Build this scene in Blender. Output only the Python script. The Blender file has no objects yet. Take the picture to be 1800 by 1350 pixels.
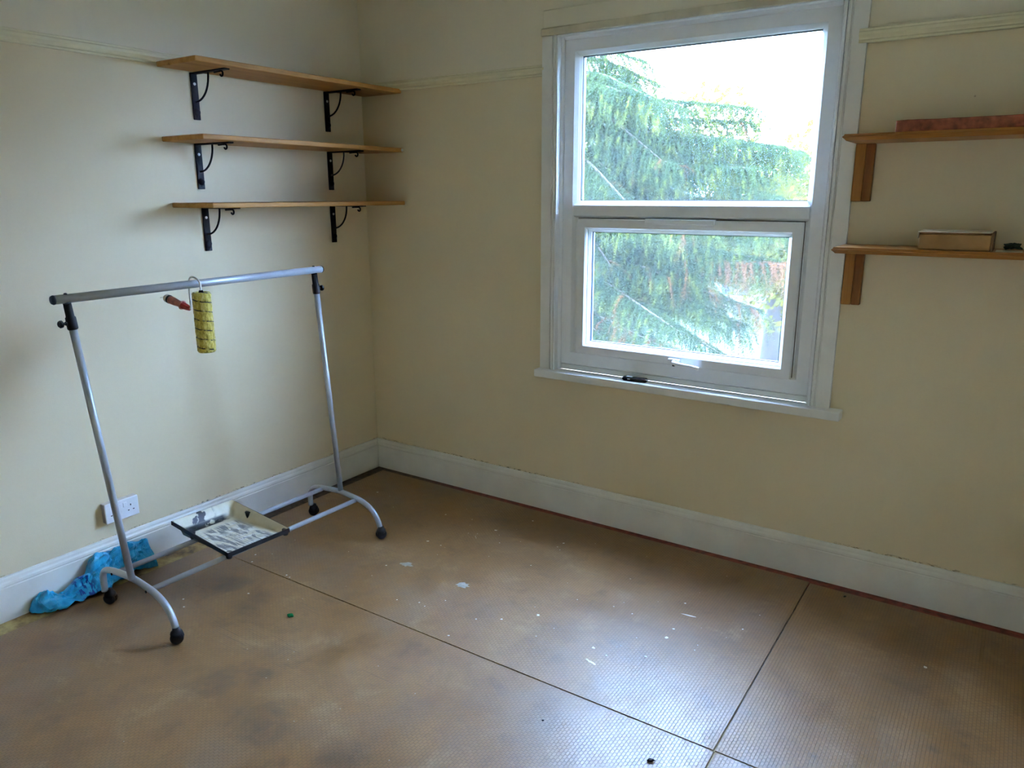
import bpy, bmesh, math, random
from mathutils import Vector, Matrix, noise as mnoise

# ------------------------------------------------------------------ camera, sky, exposure
scene = bpy.context.scene
col = scene.collection
PI = math.pi
R = math.radians

cam_data = bpy.data.cameras.new('camera')
cam_data.sensor_fit = 'HORIZONTAL'
cam_data.sensor_width = 36.0
cam_data.lens = 1328.9 * 36.0 / 1800.0
cam_data.clip_start = 0.02
cam_data.clip_end = 400
cam = bpy.data.objects.new('camera', cam_data)
cam.location = (3.0647, -3.1429, 1.5760)
cam.rotation_euler = (R(75.987), R(0.1104), R(33.680))
col.objects.link(cam)
scene.camera = cam

world = bpy.data.worlds.new('overcast_sky')
scene.world = world
world.use_nodes = True
bg = world.node_tree.nodes['Background']
bg.inputs['Color'].default_value = (0.50, 0.75, 1.28, 1)
bg.inputs['Strength'].default_value = 5.2

scene.view_settings.view_transform = 'Standard'
scene.view_settings.look = 'None'
scene.view_settings.gamma = 1.0
scene.view_settings.use_curve_mapping = False
scene.view_settings.exposure = 3.34
scene.cycles.use_denoising = True
scene.cycles.max_bounces = 8
scene.cycles.diffuse_bounces = 6
scene.cycles.glossy_bounces = 3
scene.cycles.use_adaptive_sampling = True
scene.cycles.adaptive_threshold = 0.01
scene.cycles.adaptive_min_samples = 44
scene.cycles.transparent_max_bounces = 16
scene.cycles.sample_clamp_indirect = 20.0
scene.cycles.caustics_reflective = False

random.seed(7)

# ------------------------------------------------------------------ helpers: tagging
def tag(o, label=None, cat=None, group=None, kind=None):
    if label: o['label'] = label
    if cat: o['category'] = cat
    if group: o['group'] = group
    if kind: o['kind'] = kind
    return o

def empty(name, loc=(0, 0, 0)):
    o = bpy.data.objects.new(name, None)
    o.location = loc
    o.empty_display_size = 0.05
    col.objects.link(o)
    return o

def link(name, me, parent=None):
    o = bpy.data.objects.new(name, me)
    col.objects.link(o)
    if parent is not None:
        o.parent = parent
        # geometry is written in world coordinates; undo the offset of the parents
        off = Vector((0, 0, 0)); p = parent
        while p is not None:
            off += p.location; p = p.parent
        o.location = -off
    return o

# ------------------------------------------------------------------ helpers: mesh builder
class MB:
    def __init__(s):
        s.v = []; s.f = []; s.smooth = []
    def add(s, vs, fs, smooth=False):
        b = len(s.v)
        s.v += [tuple(p) for p in vs]
        for q in fs:
            s.f.append(tuple(i + b for i in q)); s.smooth.append(smooth)
        return s
    def box(s, x0, x1, y0, y1, z0, z1):
        vs = [(x0,y0,z0),(x1,y0,z0),(x1,y1,z0),(x0,y1,z0),(x0,y0,z1),(x1,y0,z1),(x1,y1,z1),(x0,y1,z1)]
        return s.add(vs, [(0,3,2,1),(4,5,6,7),(0,1,5,4),(1,2,6,5),(2,3,7,6),(3,0,4,7)])
    def bbox(s, x0, x1, y0, y1, z0, z1, b=0.003, seg=2):
        bm = bmesh.new()
        m = Matrix.Translation(((x0+x1)/2,(y0+y1)/2,(z0+z1)/2)) @ Matrix.Diagonal((x1-x0,y1-y0,z1-z0,1))
        bmesh.ops.create_cube(bm, size=1, matrix=m)
        bmesh.ops.bevel(bm, geom=list(bm.edges), offset=b, segments=seg, affect='EDGES', profile=0.5)
        return s.addbm(bm)
    def addbm(s, bm, smooth=False):
        bm.verts.index_update()
        s.add([v.co[:] for v in bm.verts], [tuple(v.index for v in f.verts) for f in bm.faces], smooth)
        bm.free(); return s
    def tube(s, pts, r, seg=12, cap=True, smooth=True):
        pts = [Vector(p) for p in pts]; n = len(pts)
        rs = r if isinstance(r, (list, tuple)) else [r] * n
        t0 = (pts[1] - pts[0]).normalized()
        ref = Vector((0, 0, 1)) if abs(t0.z) < 0.9 else Vector((1, 0, 0))
        u = t0.cross(ref).normalized(); vs = []; fs = []
        prev = t0
        for i, p in enumerate(pts):
            t = ((pts[min(i+1,n-1)] - pts[max(i-1,0)])).normalized()
            ax = prev.cross(t)
            if ax.length > 1e-6:
                u = Matrix.Rotation(prev.angle(t), 3, ax.normalized()) @ u
            prev = t
            u = (u - t * u.dot(t)).normalized(); w = t.cross(u)
            for k in range(seg):
                a = 2*PI*k/seg
                vs.append(p + (u*math.cos(a) + w*math.sin(a)) * rs[i])
        for i in range(n-1):
            for k in range(seg):
                k2 = (k+1) % seg
                fs.append((i*seg+k, i*seg+k2, (i+1)*seg+k2, (i+1)*seg+k))
        s.add(vs, fs, smooth)
        if cap:
            b = len(s.v) - len(vs)
            s.f.append(tuple(b + k for k in range(seg))[::-1]); s.smooth.append(False)
            s.f.append(tuple(b + (n-1)*seg + k for k in range(seg))); s.smooth.append(False)
        return s
    def lathe(s, a, axis, prof, seg=20, smooth=True):
        # prof: list of (distance along axis, radius) from point a
        a = Vector(a); ax = Vector(axis).normalized()
        return s.tube_prof(a, ax, prof, seg, smooth)
    def tube_prof(s, a, ax, prof, seg, smooth):
        ref = Vector((0, 0, 1)) if abs(ax.z) < 0.9 else Vector((1, 0, 0))
        u = ax.cross(ref).normalized(); w = ax.cross(u); vs = []; fs = []
        for d, r in prof:
            for k in range(seg):
                t = 2*PI*k/seg
                vs.append(a + ax*d + (u*math.cos(t) + w*math.sin(t)) * max(r, 1e-5))
        for i in range(len(prof)-1):
            for k in range(seg):
                k2 = (k+1) % seg
                fs.append((i*seg+k, i*seg+k2, (i+1)*seg+k2, (i+1)*seg+k))
        fs.append(tuple(range(seg))[::-1]); fs.append(tuple((len(prof)-1)*seg + k for k in range(seg)))
        return s.add(vs, fs, smooth)
    def extrude(s, prof, p0, p1, xa, ya):
        # closed profile (a,b) in the plane (xa, ya), swept from p0 to p1
        p0, p1, xa, ya = Vector(p0), Vector(p1), Vector(xa), Vector(ya); n = len(prof)
        vs = [p0 + xa*a + ya*b for a, b in prof] + [p1 + xa*a + ya*b for a, b in prof]
        fs = [tuple(range(n))[::-1], tuple(range(n, 2*n))]
        fs += [(i, (i+1) % n, n + (i+1) % n, n + i) for i in range(n)]
        return s.add(vs, fs)
    def ring(s, x0, x1, z0, z1, prof):
        # mitred rectangular frame in the xz plane; prof: closed list of (inset, y)
        n = len(prof); vs = []; fs = []
        for (cx, cz, sx, sz) in ((x0,z0,1,1),(x1,z0,-1,1),(x1,z1,-1,-1),(x0,z1,1,-1)):
            for i, y in prof: vs.append((cx + sx*i, y, cz + sz*i))
        for c in range(4):
            d = (c+1) % 4
            for k in range(n):
                k2 = (k+1) % n
                fs.append((c*n+k, c*n+k2, d*n+k2, d*n+k))
        return s.add(vs, fs)
    def build(s, name, m, parent=None, autosmooth=True):
        me = bpy.data.meshes.new(name)
        me.from_pydata(s.v, [], s.f)
        bm = bmesh.new(); bm.from_mesh(me)
        sm = list(s.smooth)
        bm.faces.ensure_lookup_table()
        for f, q in zip(bm.faces, sm): f.smooth = q
        bmesh.ops.recalc_face_normals(bm, faces=list(bm.faces))
        bm.to_mesh(me); bm.free()
        me.materials.append(m)
        return link(name, me, parent)

def smooth_path(pts, n=6):
    # Catmull-Rom through the points
    P = [Vector(p) for p in pts]; out = []
    for i in range(len(P)-1):
        a = P[max(i-1,0)]; b = P[i]; c = P[i+1]; d = P[min(i+2,len(P)-1)]
        for k in range(n):
            t = k/n
            out.append(0.5*((2*b) + (c-a)*t + (2*a-5*b+4*c-d)*t*t + (3*b-a-3*c+d)*t**3))
    out.append(P[-1]); return out

# ------------------------------------------------------------------ helpers: materials
class NT:
    def __init__(s, name):
        s.m = bpy.data.materials.new(name); s.m.use_nodes = True
        s.t = s.m.node_tree; s.t.nodes.clear()
        s.out = s.t.nodes.new('ShaderNodeOutputMaterial')
    def n(s, typ, **kw):
        nd = s.t.nodes.new(typ)
        ins = kw.pop('ins', {})
        for k, v in kw.items(): setattr(nd, k, v)
        for k, v in ins.items(): s.put(nd.inputs[k], v)
        return nd
    def put(s, sock, v):
        if hasattr(v, 'is_output') or isinstance(v, bpy.types.NodeSocket): s.t.links.new(v, sock)
        elif isinstance(v, (tuple, list)) and len(v) == 3 and sock.type == 'RGBA': sock.default_value = (*v, 1)
        else: sock.default_value = v
    def pos(s): return s.n('ShaderNodeNewGeometry').outputs['Position']
    def obj(s): return s.n('ShaderNodeTexCoord').outputs['Object']
    def mapping(s, vec, scale=(1,1,1), loc=(0,0,0), rot=(0,0,0)):
        return s.n('ShaderNodeMapping', ins={'Vector': vec, 'Scale': scale, 'Location': loc, 'Rotation': rot}).outputs[0]
    def noise(s, vec, scale=5, detail=4, rough=0.5, dist=0.0):
        return s.n('ShaderNodeTexNoise', ins={'Vector': vec, 'Scale': scale, 'Detail': detail, 'Roughness': rough, 'Distortion': dist}).outputs['Fac']
    def ramp(s, fac, stops):
        nd = s.n('ShaderNodeValToRGB'); cr = nd.color_ramp
        while len(cr.elements) < len(stops): cr.elements.new(0.5)
        for e, (p, c) in zip(cr.elements, stops):
            e.position = p; e.color = (*c, 1) if len(c) == 3 else c
        s.put(nd.inputs[0], fac); return nd.outputs[0]
    def rng(s, v, a, b, c=0.0, d=1.0):
        nd = s.n('ShaderNodeMapRange', clamp=True, ins={'Value': v, 'From Min': a, 'From Max': b, 'To Min': c, 'To Max': d})
        return nd.outputs[0]
    def math(s, op, a, b=None):
        nd = s.n('ShaderNodeMath', operation=op); s.put(nd.inputs[0], a)
        if b is not None: s.put(nd.inputs[1], b)
        return nd.outputs[0]
    def mix(s, fac, a, b, blend='MIX'):
        nd = s.n('ShaderNodeMix', data_type='RGBA', blend_type=blend)
        s.put(nd.inputs[0], fac); s.put(nd.inputs[6], a); s.put(nd.inputs[7], b)
        return nd.outputs[2]
    def sep(s, vec): return s.n('ShaderNodeSeparateXYZ', ins={0: vec}).outputs
    def bump(s, h, strength=0.2, dist=0.002, normal=None):
        nd = s.n('ShaderNodeBump', ins={'Height': h, 'Strength': strength, 'Distance': dist})
        if normal is not None: s.put(nd.inputs['Normal'], normal)
        return nd.outputs[0]
    def bsdf(s, **ins):
        nd = s.n('ShaderNodeBsdfPrincipled')
        for k, v in ins.items(): s.put(nd.inputs[k.replace('_', ' ')], v)
        return nd.outputs[0]
    def done(s, sh):
        s.t.links.new(sh, s.out.inputs[0]); return s.m

def plain(name, c, rough=0.5, metal=0.0, var=0.06, scale=30, bump=0.0, spec=0.5):
    t = NT(name); p = t.obj()
    f = t.noise(p, scale, 3)
    dark = tuple(x*(1-var) for x in c); lite = tuple(min(1, x*(1+var)) for x in c)
    cc = t.ramp(f, [(0.3, dark), (0.7, lite)])
    kw = dict(Base_Color=cc, Roughness=rough, Metallic=metal, Specular_IOR_Level=spec)
    if bump: kw['Normal'] = t.bump(t.noise(p, scale*3, 4), bump)
    return t.done(t.bsdf(**kw))

def wood(name, c_dark, c_lite, axis='Y', rough=0.45, scale=1.0, knots=True):
    t = NT(name); p = t.pos()
    sc = {'X': (0.6, 9, 9), 'Y': (9, 0.6, 9), 'Z': (9, 9, 0.6)}[axis]
    q = t.mapping(p, tuple(a*scale for a in sc))
    f1 = t.noise(q, 3.0, 6, 0.6, 0.6)
    f2 = t.noise(t.mapping(p, tuple(a*scale*5 for a in sc)), 6.0, 3, 0.6)
    f = t.math('ADD', t.math('MULTIPLY', f1, 0.7), t.math('MULTIPLY', f2, 0.3))
    c = t.ramp(f, [(0.33, c_dark), (0.52, tuple((a+b)/2 for a, b in zip(c_dark, c_lite))), (0.68, c_lite)])
    if knots:
        k = t.n('ShaderNodeTexVoronoi', ins={'Vector': t.mapping(p, tuple((3 if a > 1 else 1.6)*1.8 for a in sc)), 'Scale': 2.0}).outputs['Distance']
        c = t.mix(t.rng(k, 0.05, 0.12, 0.75, 0.0), c, tuple(x*0.35 for x in c_dark))
    return t.done(t.bsdf(Base_Color=c, Roughness=rough, Specular_IOR_Level=0.3, Normal=t.bump(f2, 0.12, 0.001)))

def wall_paint():
    t = NT('cream_wall_paint'); p = t.pos(); x, y, z = t.sep(p)
    big = t.noise(p, 1.3, 3, 0.5)
    low = t.ramp(big, [(0.3, (0.715, 0.60, 0.39)), (0.7, (0.76, 0.65, 0.44))])
    up = t.ramp(big, [(0.3, (0.75, 0.67, 0.50)), (0.7, (0.79, 0.71, 0.55))])
    c = t.mix(t.rng(z, 2.118, 2.122), low, up)
    # faint roller streaks and scuffs
    st = t.noise(t.mapping(p, (14, 14, 1.2)), 2.0, 3, 0.6)
    c = t.mix(t.rng(st, 0.55, 0.8, 0, 0.10), c, (0.60, 0.52, 0.34))
    # flaking dirt just above the skirting
    m = t.noise(t.mapping(p, (1, 1, 2.5)), 42, 4, 0.7)
    patch = t.noise(p, 3.1, 2)
    band = t.math('MULTIPLY', t.rng(z, 0.160, 0.166), t.rng(z, 0.172, 0.180, 1, 0))
    d = t.math('MULTIPLY', band, t.math('MULTIPLY', t.rng(m, 0.50, 0.60), t.rng(patch, 0.42, 0.58)))
    c = t.mix(d, c, (0.07, 0.05, 0.02))
    # a few small nicks
    v = t.n('ShaderNodeTexVoronoi', ins={'Vector': p, 'Scale': 2.4}).outputs['Distance']
    c = t.mix(t.rng(v, 0.006, 0.011, 0.5, 0), c, (0.25, 0.14, 0.08))
    h = t.math('ADD', t.noise(p, 260, 2), t.math('MULTIPLY', t.noise(p, 9, 3), 2.5))
    return t.done(t.bsdf(Base_Color=c, Roughness=0.62, Specular_IOR_Level=0.35, Normal=t.bump(h, 0.12, 0.002)))

def hardboard():
    t = NT('embossed_hardboard'); p = t.pos(); x, y, z = t.sep(p)
    n1 = t.noise(p, 1.6, 5, 0.6, 0.3)
    n2 = t.noise(p, 7.0, 6, 0.65, 0.4)
    n3 = t.noise(t.mapping(p, (1, 5, 1), rot=(0, 0, 0.4)), 24, 5, 0.7)
    c = t.ramp(t.math('ADD', t.math('MULTIPLY', n1, 0.6), t.math('MULTIPLY', n2, 0.4)),
               [(0.30, (0.165, 0.082, 0.028)), (0.48, (0.275, 0.140, 0.046)), (0.62, (0.345, 0.185, 0.064)), (0.75, (0.40, 0.235, 0.095))])
    c = t.mix(t.rng(n3, 0.5, 0.75, 0, 0.25), c, (0.20, 0.13, 0.08))
    # pale worn patches and darker blotches
    pw = t.noise(t.mapping(p, (1, 1, 1), loc=(7.7, 2.2, 0)), 5.5, 6, 0.7, 0.3)
    c = t.mix(t.rng(pw, 0.54, 0.68, 0, 0.55), c, (0.46, 0.30, 0.15))
    c = t.mix(t.rng(pw, 0.46, 0.32, 0, 0.50), c, (0.13, 0.07, 0.03))
    # grey foot-worn grime
    g = t.noise(t.mapping(p, (1, 1, 1), loc=(3.1, 1.7, 0)), 2.4, 5, 0.65)
    c = t.mix(t.rng(g, 0.52, 0.72, 0, 0.45), c, (0.235, 0.18, 0.135))
    # dark smudges with a shape of their own
    for (sx, sy, r, a) in ((1.00,-1.83,.10,.55),(1.12,-1.75,.07,.6),(1.31,-1.90,.12,.6),(.70,-1.50,.12,.45),(.50,-1.43,.09,.5),(1.62,-1.87,.10,.45),(1.05,-1.60,.08,.3),(2.76,-1.11,.02,.45),(3.04,-.89,.025,.5),(3.12,-.82,.018,.4)):
        d = t.n('ShaderNodeVectorMath', operation='DISTANCE', ins={0: p, 1: (sx, sy, 0)}).outputs['Value']
        d = t.math('ADD', d, t.math('MULTIPLY', t.math('SUBTRACT', n2, 0.5), r*2.6))
        c = t.mix(t.rng(d, r*0.1, r, a, 0), c, (0.075, 0.058, 0.045))
    sc = t.n('ShaderNodeTexVoronoi', ins={'Vector': p, 'Scale': 11.0}).outputs['Distance']
    c = t.mix(t.rng(sc, 0.018, 0.035, 0.7, 0), c, (0.06, 0.045, 0.035))
    for ang, off in ((0.5, 0.0), (-0.9, 3.3)):
        w_ = t.noise(t.mapping(p, (0.7, 34, 1), loc=(off, off, 0), rot=(0, 0, ang)), 1.7, 2, 0.5)
        c = t.mix(t.math('MULTIPLY', t.rng(t.math('ABSOLUTE', t.math('SUBTRACT', w_, 0.5)), 0.002, 0.006, 0.35, 0), t.rng(n1, 0.45, 0.6)), c, (0.09, 0.06, 0.04))
    # embossed mesh
    br = t.n('ShaderNodeTexBrick', ins={'Vector': t.mapping(p, (1, 1, 1), rot=(0, 0, PI/2)), 'Scale': 1.0, 'Mortar Size': 0.0016, 'Mortar Smooth': 0.8,
             'Brick Width': 0.016, 'Row Height': 0.0105, 'Color1': (1,1,1), 'Color2': (0.75,0.75,0.75), 'Mortar': (0,0,0)}).outputs['Color']
    c = t.mix(0.30, c, br, 'MULTIPLY')
    wear = t.rng(n1, 0.35, 0.65, 0.35, 1.0)
    nrm = t.bump(t.math('MULTIPLY', br, wear), 0.55, 0.0016)
    nrm = t.bump(n2, 0.08, 0.004, nrm)
    rough = t.math('ADD', t.rng(n2, 0.3, 0.7, 0.30, 0.43), t.rng(pw, 0.50, 0.64, 0.0, 0.16))
    return t.done(t.bsdf(Base_Color=c, Roughness=rough, Specular_IOR_Level=0.75, Normal=nrm))

def subfloor():
    t = NT('old_floor_margin'); p = t.pos(); x, y, z = t.sep(p)
    n = t.noise(p, 9, 5, 0.65); n2 = t.noise(p, 30, 4, 0.6)
    och = t.ramp(n, [(0.35, (0.10, 0.055, 0.025)), (0.5, (0.34, 0.22, 0.07)), (0.65, (0.55, 0.42, 0.16))])
    red = t.ramp(n2, [(0.35, (0.10, 0.02, 0.012)), (0.6, (0.27, 0.055, 0.03))])
    dark = t.ramp(n2, [(0.35, (0.035, 0.02, 0.01)), (0.65, (0.13, 0.075, 0.035))])
    left = t.mix(t.rng(t.math('ADD', y, t.math('MULTIPLY', n, 0.5)), -1.0, -0.6), och, dark)
    back = t.mix(t.rng(x, 0.35, 0.7), dark, red)
    c = t.mix(t.rng(y, -0.12, -0.10), left, back)
    return t.done(t.bsdf(Base_Color=c, Roughness=0.6, Normal=t.bump(n2, 0.3, 0.002)))

def pane_shader(t):
    # thin pane: same reflectance from both faces
    f = t.n('ShaderNodeLayerWeight', ins={'Blend': 0.5}).outputs['Facing']
    fr = t.rng(t.math('POWER', f, 5.0), 0, 1, 0.022, 0.9)
    tr = t.n('ShaderNodeBsdfTransparent', ins={'Color': (0.975, 0.985, 0.985)}).outputs[0]
    gl = t.n('ShaderNodeBsdfGlossy', ins={'Roughness': 0.01}).outputs[0]
    return t.n('ShaderNodeMixShader', ins={0: fr, 1: tr, 2: gl}).outputs[0]

def glass():
    t = NT('window_glass')
    return t.done(pane_shader(t))

def hazed_glass():  # translucent share mixed in to imitate flare haze over the outdoor view
    t = NT('flare_hazed_glass'); p = t.pos()
    du = t.n('ShaderNodeBsdfTranslucent', ins={'Color': (0.85, 0.92, 0.95)}).outputs[0]
    f = t.rng(t.noise(p, 4, 3), 0.3, 0.7, 0.0072, 0.0102)
    return t.done(t.n('ShaderNodeMixShader', ins={0: f, 1: pane_shader(t), 2: du}).outputs[0])

def leaf(name, a, b, scale=6.0):
    t = NT(name); p = t.pos()
    c = t.ramp(t.noise(p, scale, 4, 0.6), [(0.32, a), (0.68, b)])
    d = t.n('ShaderNodeBsdfDiffuse', ins={'Color': c}).outputs[0]
    tl = t.n('ShaderNodeBsdfTranslucent', ins={'Color': c}).outputs[0]
    return t.done(t.n('ShaderNodeMixShader', ins={0: 0.4, 1: d, 2: tl}).outputs[0])

def tray_paint():
    # cream emulsion smeared over black plastic, in tray coordinates
    t = NT('paint_smeared_plastic'); p = t.pos()
    ca, sa = math.cos(R(3.6)), math.sin(R(3.6))
    tx, ty = 0.4265, -1.3415
    q = t.mapping(p, loc=(-(ca*tx - sa*ty), -(sa*tx + ca*ty), 0), rot=(0, 0, R(3.6)))
    x, y, z = t.sep(q)
    n = t.noise(t.mapping(q, (2.5, 16, 4), rot=(0, 0, R(38))), 2.6, 5, 0.6, 1.2)
    n1 = t.noise(t.mapping(q, (16, 3, 4), rot=(0, 0, R(20))), 2.4, 4, 0.6, 0.8)
    n2 = t.noise(q, 22, 4, 0.6)
    cream = t.ramp(n2, [(0.3, (0.62, 0.57, 0.42)), (0.7, (0.76, 0.72, 0.58))])
    bed = t.math('MULTIPLY', t.math('MULTIPLY', t.rng(x, -0.13, -0.10), t.rng(x, 0.17, 0.19, 1, 0)), t.math('MULTIPLY', t.rng(y, -0.125, -0.105), t.rng(y, 0.085, 0.11, 1, 0)))
    white = t.mix(t.math('MULTIPLY', bed, t.rng(n1, 0.45, 0.6)), cream, (0.80, 0.80, 0.77))
    c = t.mix(t.math('MULTIPLY', bed, t.rng(n, 0.46, 0.56, 0, 0.92)), white, (0.12, 0.125, 0.135))
    # bare black stripe at the foot of the deep end, chips on its wall
    band = t.math('MULTIPLY', t.rng(t.math('ABSOLUTE', t.math('ADD', x, 0.163)), 0.011, 0.016, 1, 0), t.rng(y, 0.07, 0.10, 1, 0))
    c = t.mix(t.math('MULTIPLY', band, t.rng(n2, 0.33, 0.40)), c, (0.015, 0.016, 0.02))
    chip = t.math('MULTIPLY', t.rng(x, -0.172, -0.178), t.rng(t.noise(t.mapping(q, (1, 1, 1), loc=(2, 1, 0)), 19, 3, 0.55), 0.56, 0.60))
    c = t.mix(t.math('MULTIPLY', chip, t.rng(y, 0.02, 0.05, 1, 0)), c, (0.02, 0.022, 0.03))
    tan = t.math('MULTIPLY', t.rng(y, 0.10, 0.125), 0.6)
    c = t.mix(tan, c, (0.58, 0.46, 0.27))
    return t.done(t.bsdf(Base_Color=c, Roughness=0.45, Normal=t.bump(n1, 0.4, 0.003)))

def sleeve_mat():
    t = NT('yellow_roller_pile'); p = t.obj(); x, y, z = t.sep(p)
    ang = t.math('ARCTAN2', t.math('SUBTRACT', y, -1.420), t.math('SUBTRACT', x, 0.505))
    ph = t.math('ADD', t.math('MULTIPLY', z, 1/0.036), t.math('MULTIPLY', ang, 1/(2*PI)))
    n = t.noise(t.mapping(p, (1, 1, 0.5)), 95, 4, 0.6)
    fr = t.math('FRACT', t.math('ADD', ph, t.math('MULTIPLY', n, 0.16)))
    line = t.math('LESS_THAN', fr, 0.13)
    c = t.ramp(n, [(0.3, (0.30, 0.215, 0.025)), (0.55, (0.62, 0.50, 0.09)), (0.8, (0.80, 0.72, 0.33))])
    c = t.mix(t.math('MULTIPLY', line, t.rng(t.noise(p, 40, 3), 0.40, 0.52)), c, (0.06, 0.05, 0.02))
    return t.done(t.bsdf(Base_Color=c, Roughness=0.95, Sheen_Weight=0.3, Normal=t.bump(n, 0.9, 0.004)))

def bag_mat():
    t = NT('blue_polythene'); p = t.pos(); x, y, z = t.sep(p)
    n = t.noise(p, 26, 4, 0.6)
    c = t.ramp(n, [(0.3, (0.002, 0.28, 0.52)), (0.55, (0.02, 0.40, 0.64)), (0.75, (0.10, 0.55, 0.74))])
    # printed darker patch
    q = t.math('ABSOLUTE', t.math('SUBTRACT', y, -1.80))
    m = t.math('MULTIPLY', t.rng(q, 0.02, 0.05, 1, 0), t.rng(t.noise(t.mapping(p, (1, 2.5, 1)), 34, 3), 0.50, 0.54))
    c = t.mix(m, c, (0.0, 0.05, 0.28))
    pr = t.bsdf(Base_Color=c, Roughness=0.32, Normal=t.bump(n, 0.3, 0.004))
    tl = t.n('ShaderNodeBsdfTranslucent', ins={'Color': c}).outputs[0]
    return t.done(t.n('ShaderNodeMixShader', ins={0: 0.15, 1: pr, 2: tl}).outputs[0])

M = dict(
    wall=wall_paint(), board=hardboard(), subfloor=subfloor(), glass=glass(), hazed=hazed_glass(),
    ceiling=plain('ceiling_white', (0.88, 0.85, 0.78), 0.7),
    white=plain('pale_cream_wall_paint', (0.87, 0.755, 0.53), 0.65),  # unseen walls only, paler than the seen paint to add bounce light
    rail=plain('cream_rail_gloss', (0.76, 0.69, 0.47), 0.45, var=0.05, scale=12, bump=0.05),
    strip=plain('aged_cream_gloss', (0.62, 0.54, 0.38), 0.5, var=0.12, scale=14, bump=0.08),
    gloss=plain('white_gloss_paint', (0.76, 0.745, 0.70), 0.38, var=0.05, scale=9, bump=0.04),
    skirt=plain('skirting_gloss', (0.74, 0.715, 0.64), 0.42, var=0.06, scale=7, bump=0.05),
    housetrim=plain('house_window_frame', (0.2, 0.2, 0.2), 0.5),
    brick=plain('red_brick', (0.05, 0.022, 0.013), 0.9, var=0.2, scale=2),
    upvc=plain('white_upvc', (0.82, 0.83, 0.84), 0.28, var=0.015),
    gapshade=plain('shadow_gap_grey', (0.10, 0.085, 0.075), 0.6),
    spacer=plain('glazing_spacer', (0.02, 0.03, 0.055), 0.5),
    pine=wood('orange_pine', (0.36, 0.15, 0.028), (0.58, 0.31, 0.085), 'Y', rough=0.55),
    oakx=wood('varnished_oak_shelf', (0.30, 0.11, 0.02), (0.48, 0.22, 0.05), 'X', knots=False),
    oakd=wood('dark_oak_batten', (0.20, 0.065, 0.012), (0.33, 0.13, 0.03), 'Z', knots=False),
    oakz=wood('varnished_oak_bracket', (0.28, 0.10, 0.014), (0.48, 0.21, 0.04), 'Z', knots=False),
    red=plain('rough_red_timber', (0.30, 0.085, 0.04), 0.75, var=0.45, scale=45, bump=0.3),
    iron=plain('black_iron', (0.008, 0.007, 0.010), 0.55, var=0.1, spec=0.2),
    screw=plain('bright_screw', (0.75, 0.74, 0.70), 0.3, 0.6),
    steel=plain('silver_powder_coat', (0.40, 0.43, 0.47), 0.36, 0.3, var=0.03, scale=60),
    black=plain('black_plastic', (0.011, 0.010, 0.013), 0.5, var=0.1, spec=0.3),
    black2=plain('black_tray_plastic', (0.014, 0.015, 0.020), 0.5, var=0.3, scale=40),
    tray=tray_paint(), sleeve=sleeve_mat(), bag=bag_mat(),
    wire=plain('painted_wire', (0.72, 0.71, 0.66), 0.4, var=0.15, scale=60),
    grip=plain('red_handle_plastic', (0.50, 0.16, 0.11), 0.45, var=0.35, scale=70),
    grip2=plain('dark_red_handle', (0.36, 0.03, 0.03), 0.45, var=0.2, scale=60),
    cap=plain('cream_end_cap', (0.66, 0.62, 0.52), 0.5, var=0.2, scale=60),
    socket=plain('white_socket_plastic', (0.80, 0.81, 0.82), 0.3, var=0.02),
    pattress=plain('socket_side_plastic', (0.55, 0.50, 0.47), 0.45, var=0.08, scale=60),
    slot=plain('socket_slot', (0.01, 0.01, 0.012), 0.7),
    paint=plain('dried_white_paint', (0.78, 0.77, 0.72), 0.55, var=0.06),
    greypaint=plain('dried_grey_paint', (0.40, 0.38, 0.34), 0.6, var=0.18, scale=60),
    green=plain('green_foil', (0.015, 0.30, 0.12), 0.25, 0.2, var=0.3, scale=150),
    card=plain('brown_cardboard', (0.36, 0.19, 0.065), 0.8, var=0.18, scale=16),
    card2=plain('dark_cardboard', (0.17, 0.085, 0.035), 0.8, var=0.18, scale=16),
    cardlid=plain('pale_board', (0.60, 0.54, 0.45), 0.7, var=0.1, scale=20),
    paper=plain('off_white_paper', (0.70, 0.66, 0.56), 0.8),
    dgreen=plain('dark_green_wire', (0.025, 0.06, 0.035), 0.5, var=0.3, scale=100),
    device=plain('black_device', (0.010, 0.014, 0.026), 0.25, var=0.1),
    print=plain('white_print', (0.72, 0.75, 0.80), 0.4),
    bark=plain('spruce_bark', (0.045, 0.032, 0.022), 0.9, var=0.35, scale=20, bump=0.5),
    twig=plain('pale_twig', (0.42, 0.36, 0.29), 0.9, var=0.3, scale=20),
    spruce=leaf('spruce_needles', (0.020, 0.038, 0.019), (0.058, 0.080, 0.026)),
    spruce2=leaf('spruce_tips', (0.07, 0.095, 0.022), (0.15, 0.155, 0.032)),
    dead=leaf('dead_needles', (0.11, 0.048, 0.020), (0.22, 0.10, 0.042)),
    leafy=leaf('autumn_leaves', (0.07, 0.078, 0.014), (0.17, 0.14, 0.022), 1.5),
    leafy2=leaf('green_leaves', (0.03, 0.048, 0.014), (0.075, 0.088, 0.022), 1.5),
    blueleaf=leaf('cypress_leaves', (0.008, 0.018, 0.013), (0.02, 0.035, 0.022), 3),
    grass=plain('lawn_grass', (0.026, 0.036, 0.014), 0.9, var=0.3, scale=3),
    render=plain('pale_render', (0.13, 0.115, 0.09), 0.8),
    pink=plain('pink_render', (0.09, 0.05, 0.035), 0.8),
    slate=plain('slate_roof', (0.05, 0.05, 0.05), 0.6, var=0.15, scale=4),
    pane=plain('house_window_glass', (0.05, 0.07, 0.10), 0.08),
)

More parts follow.
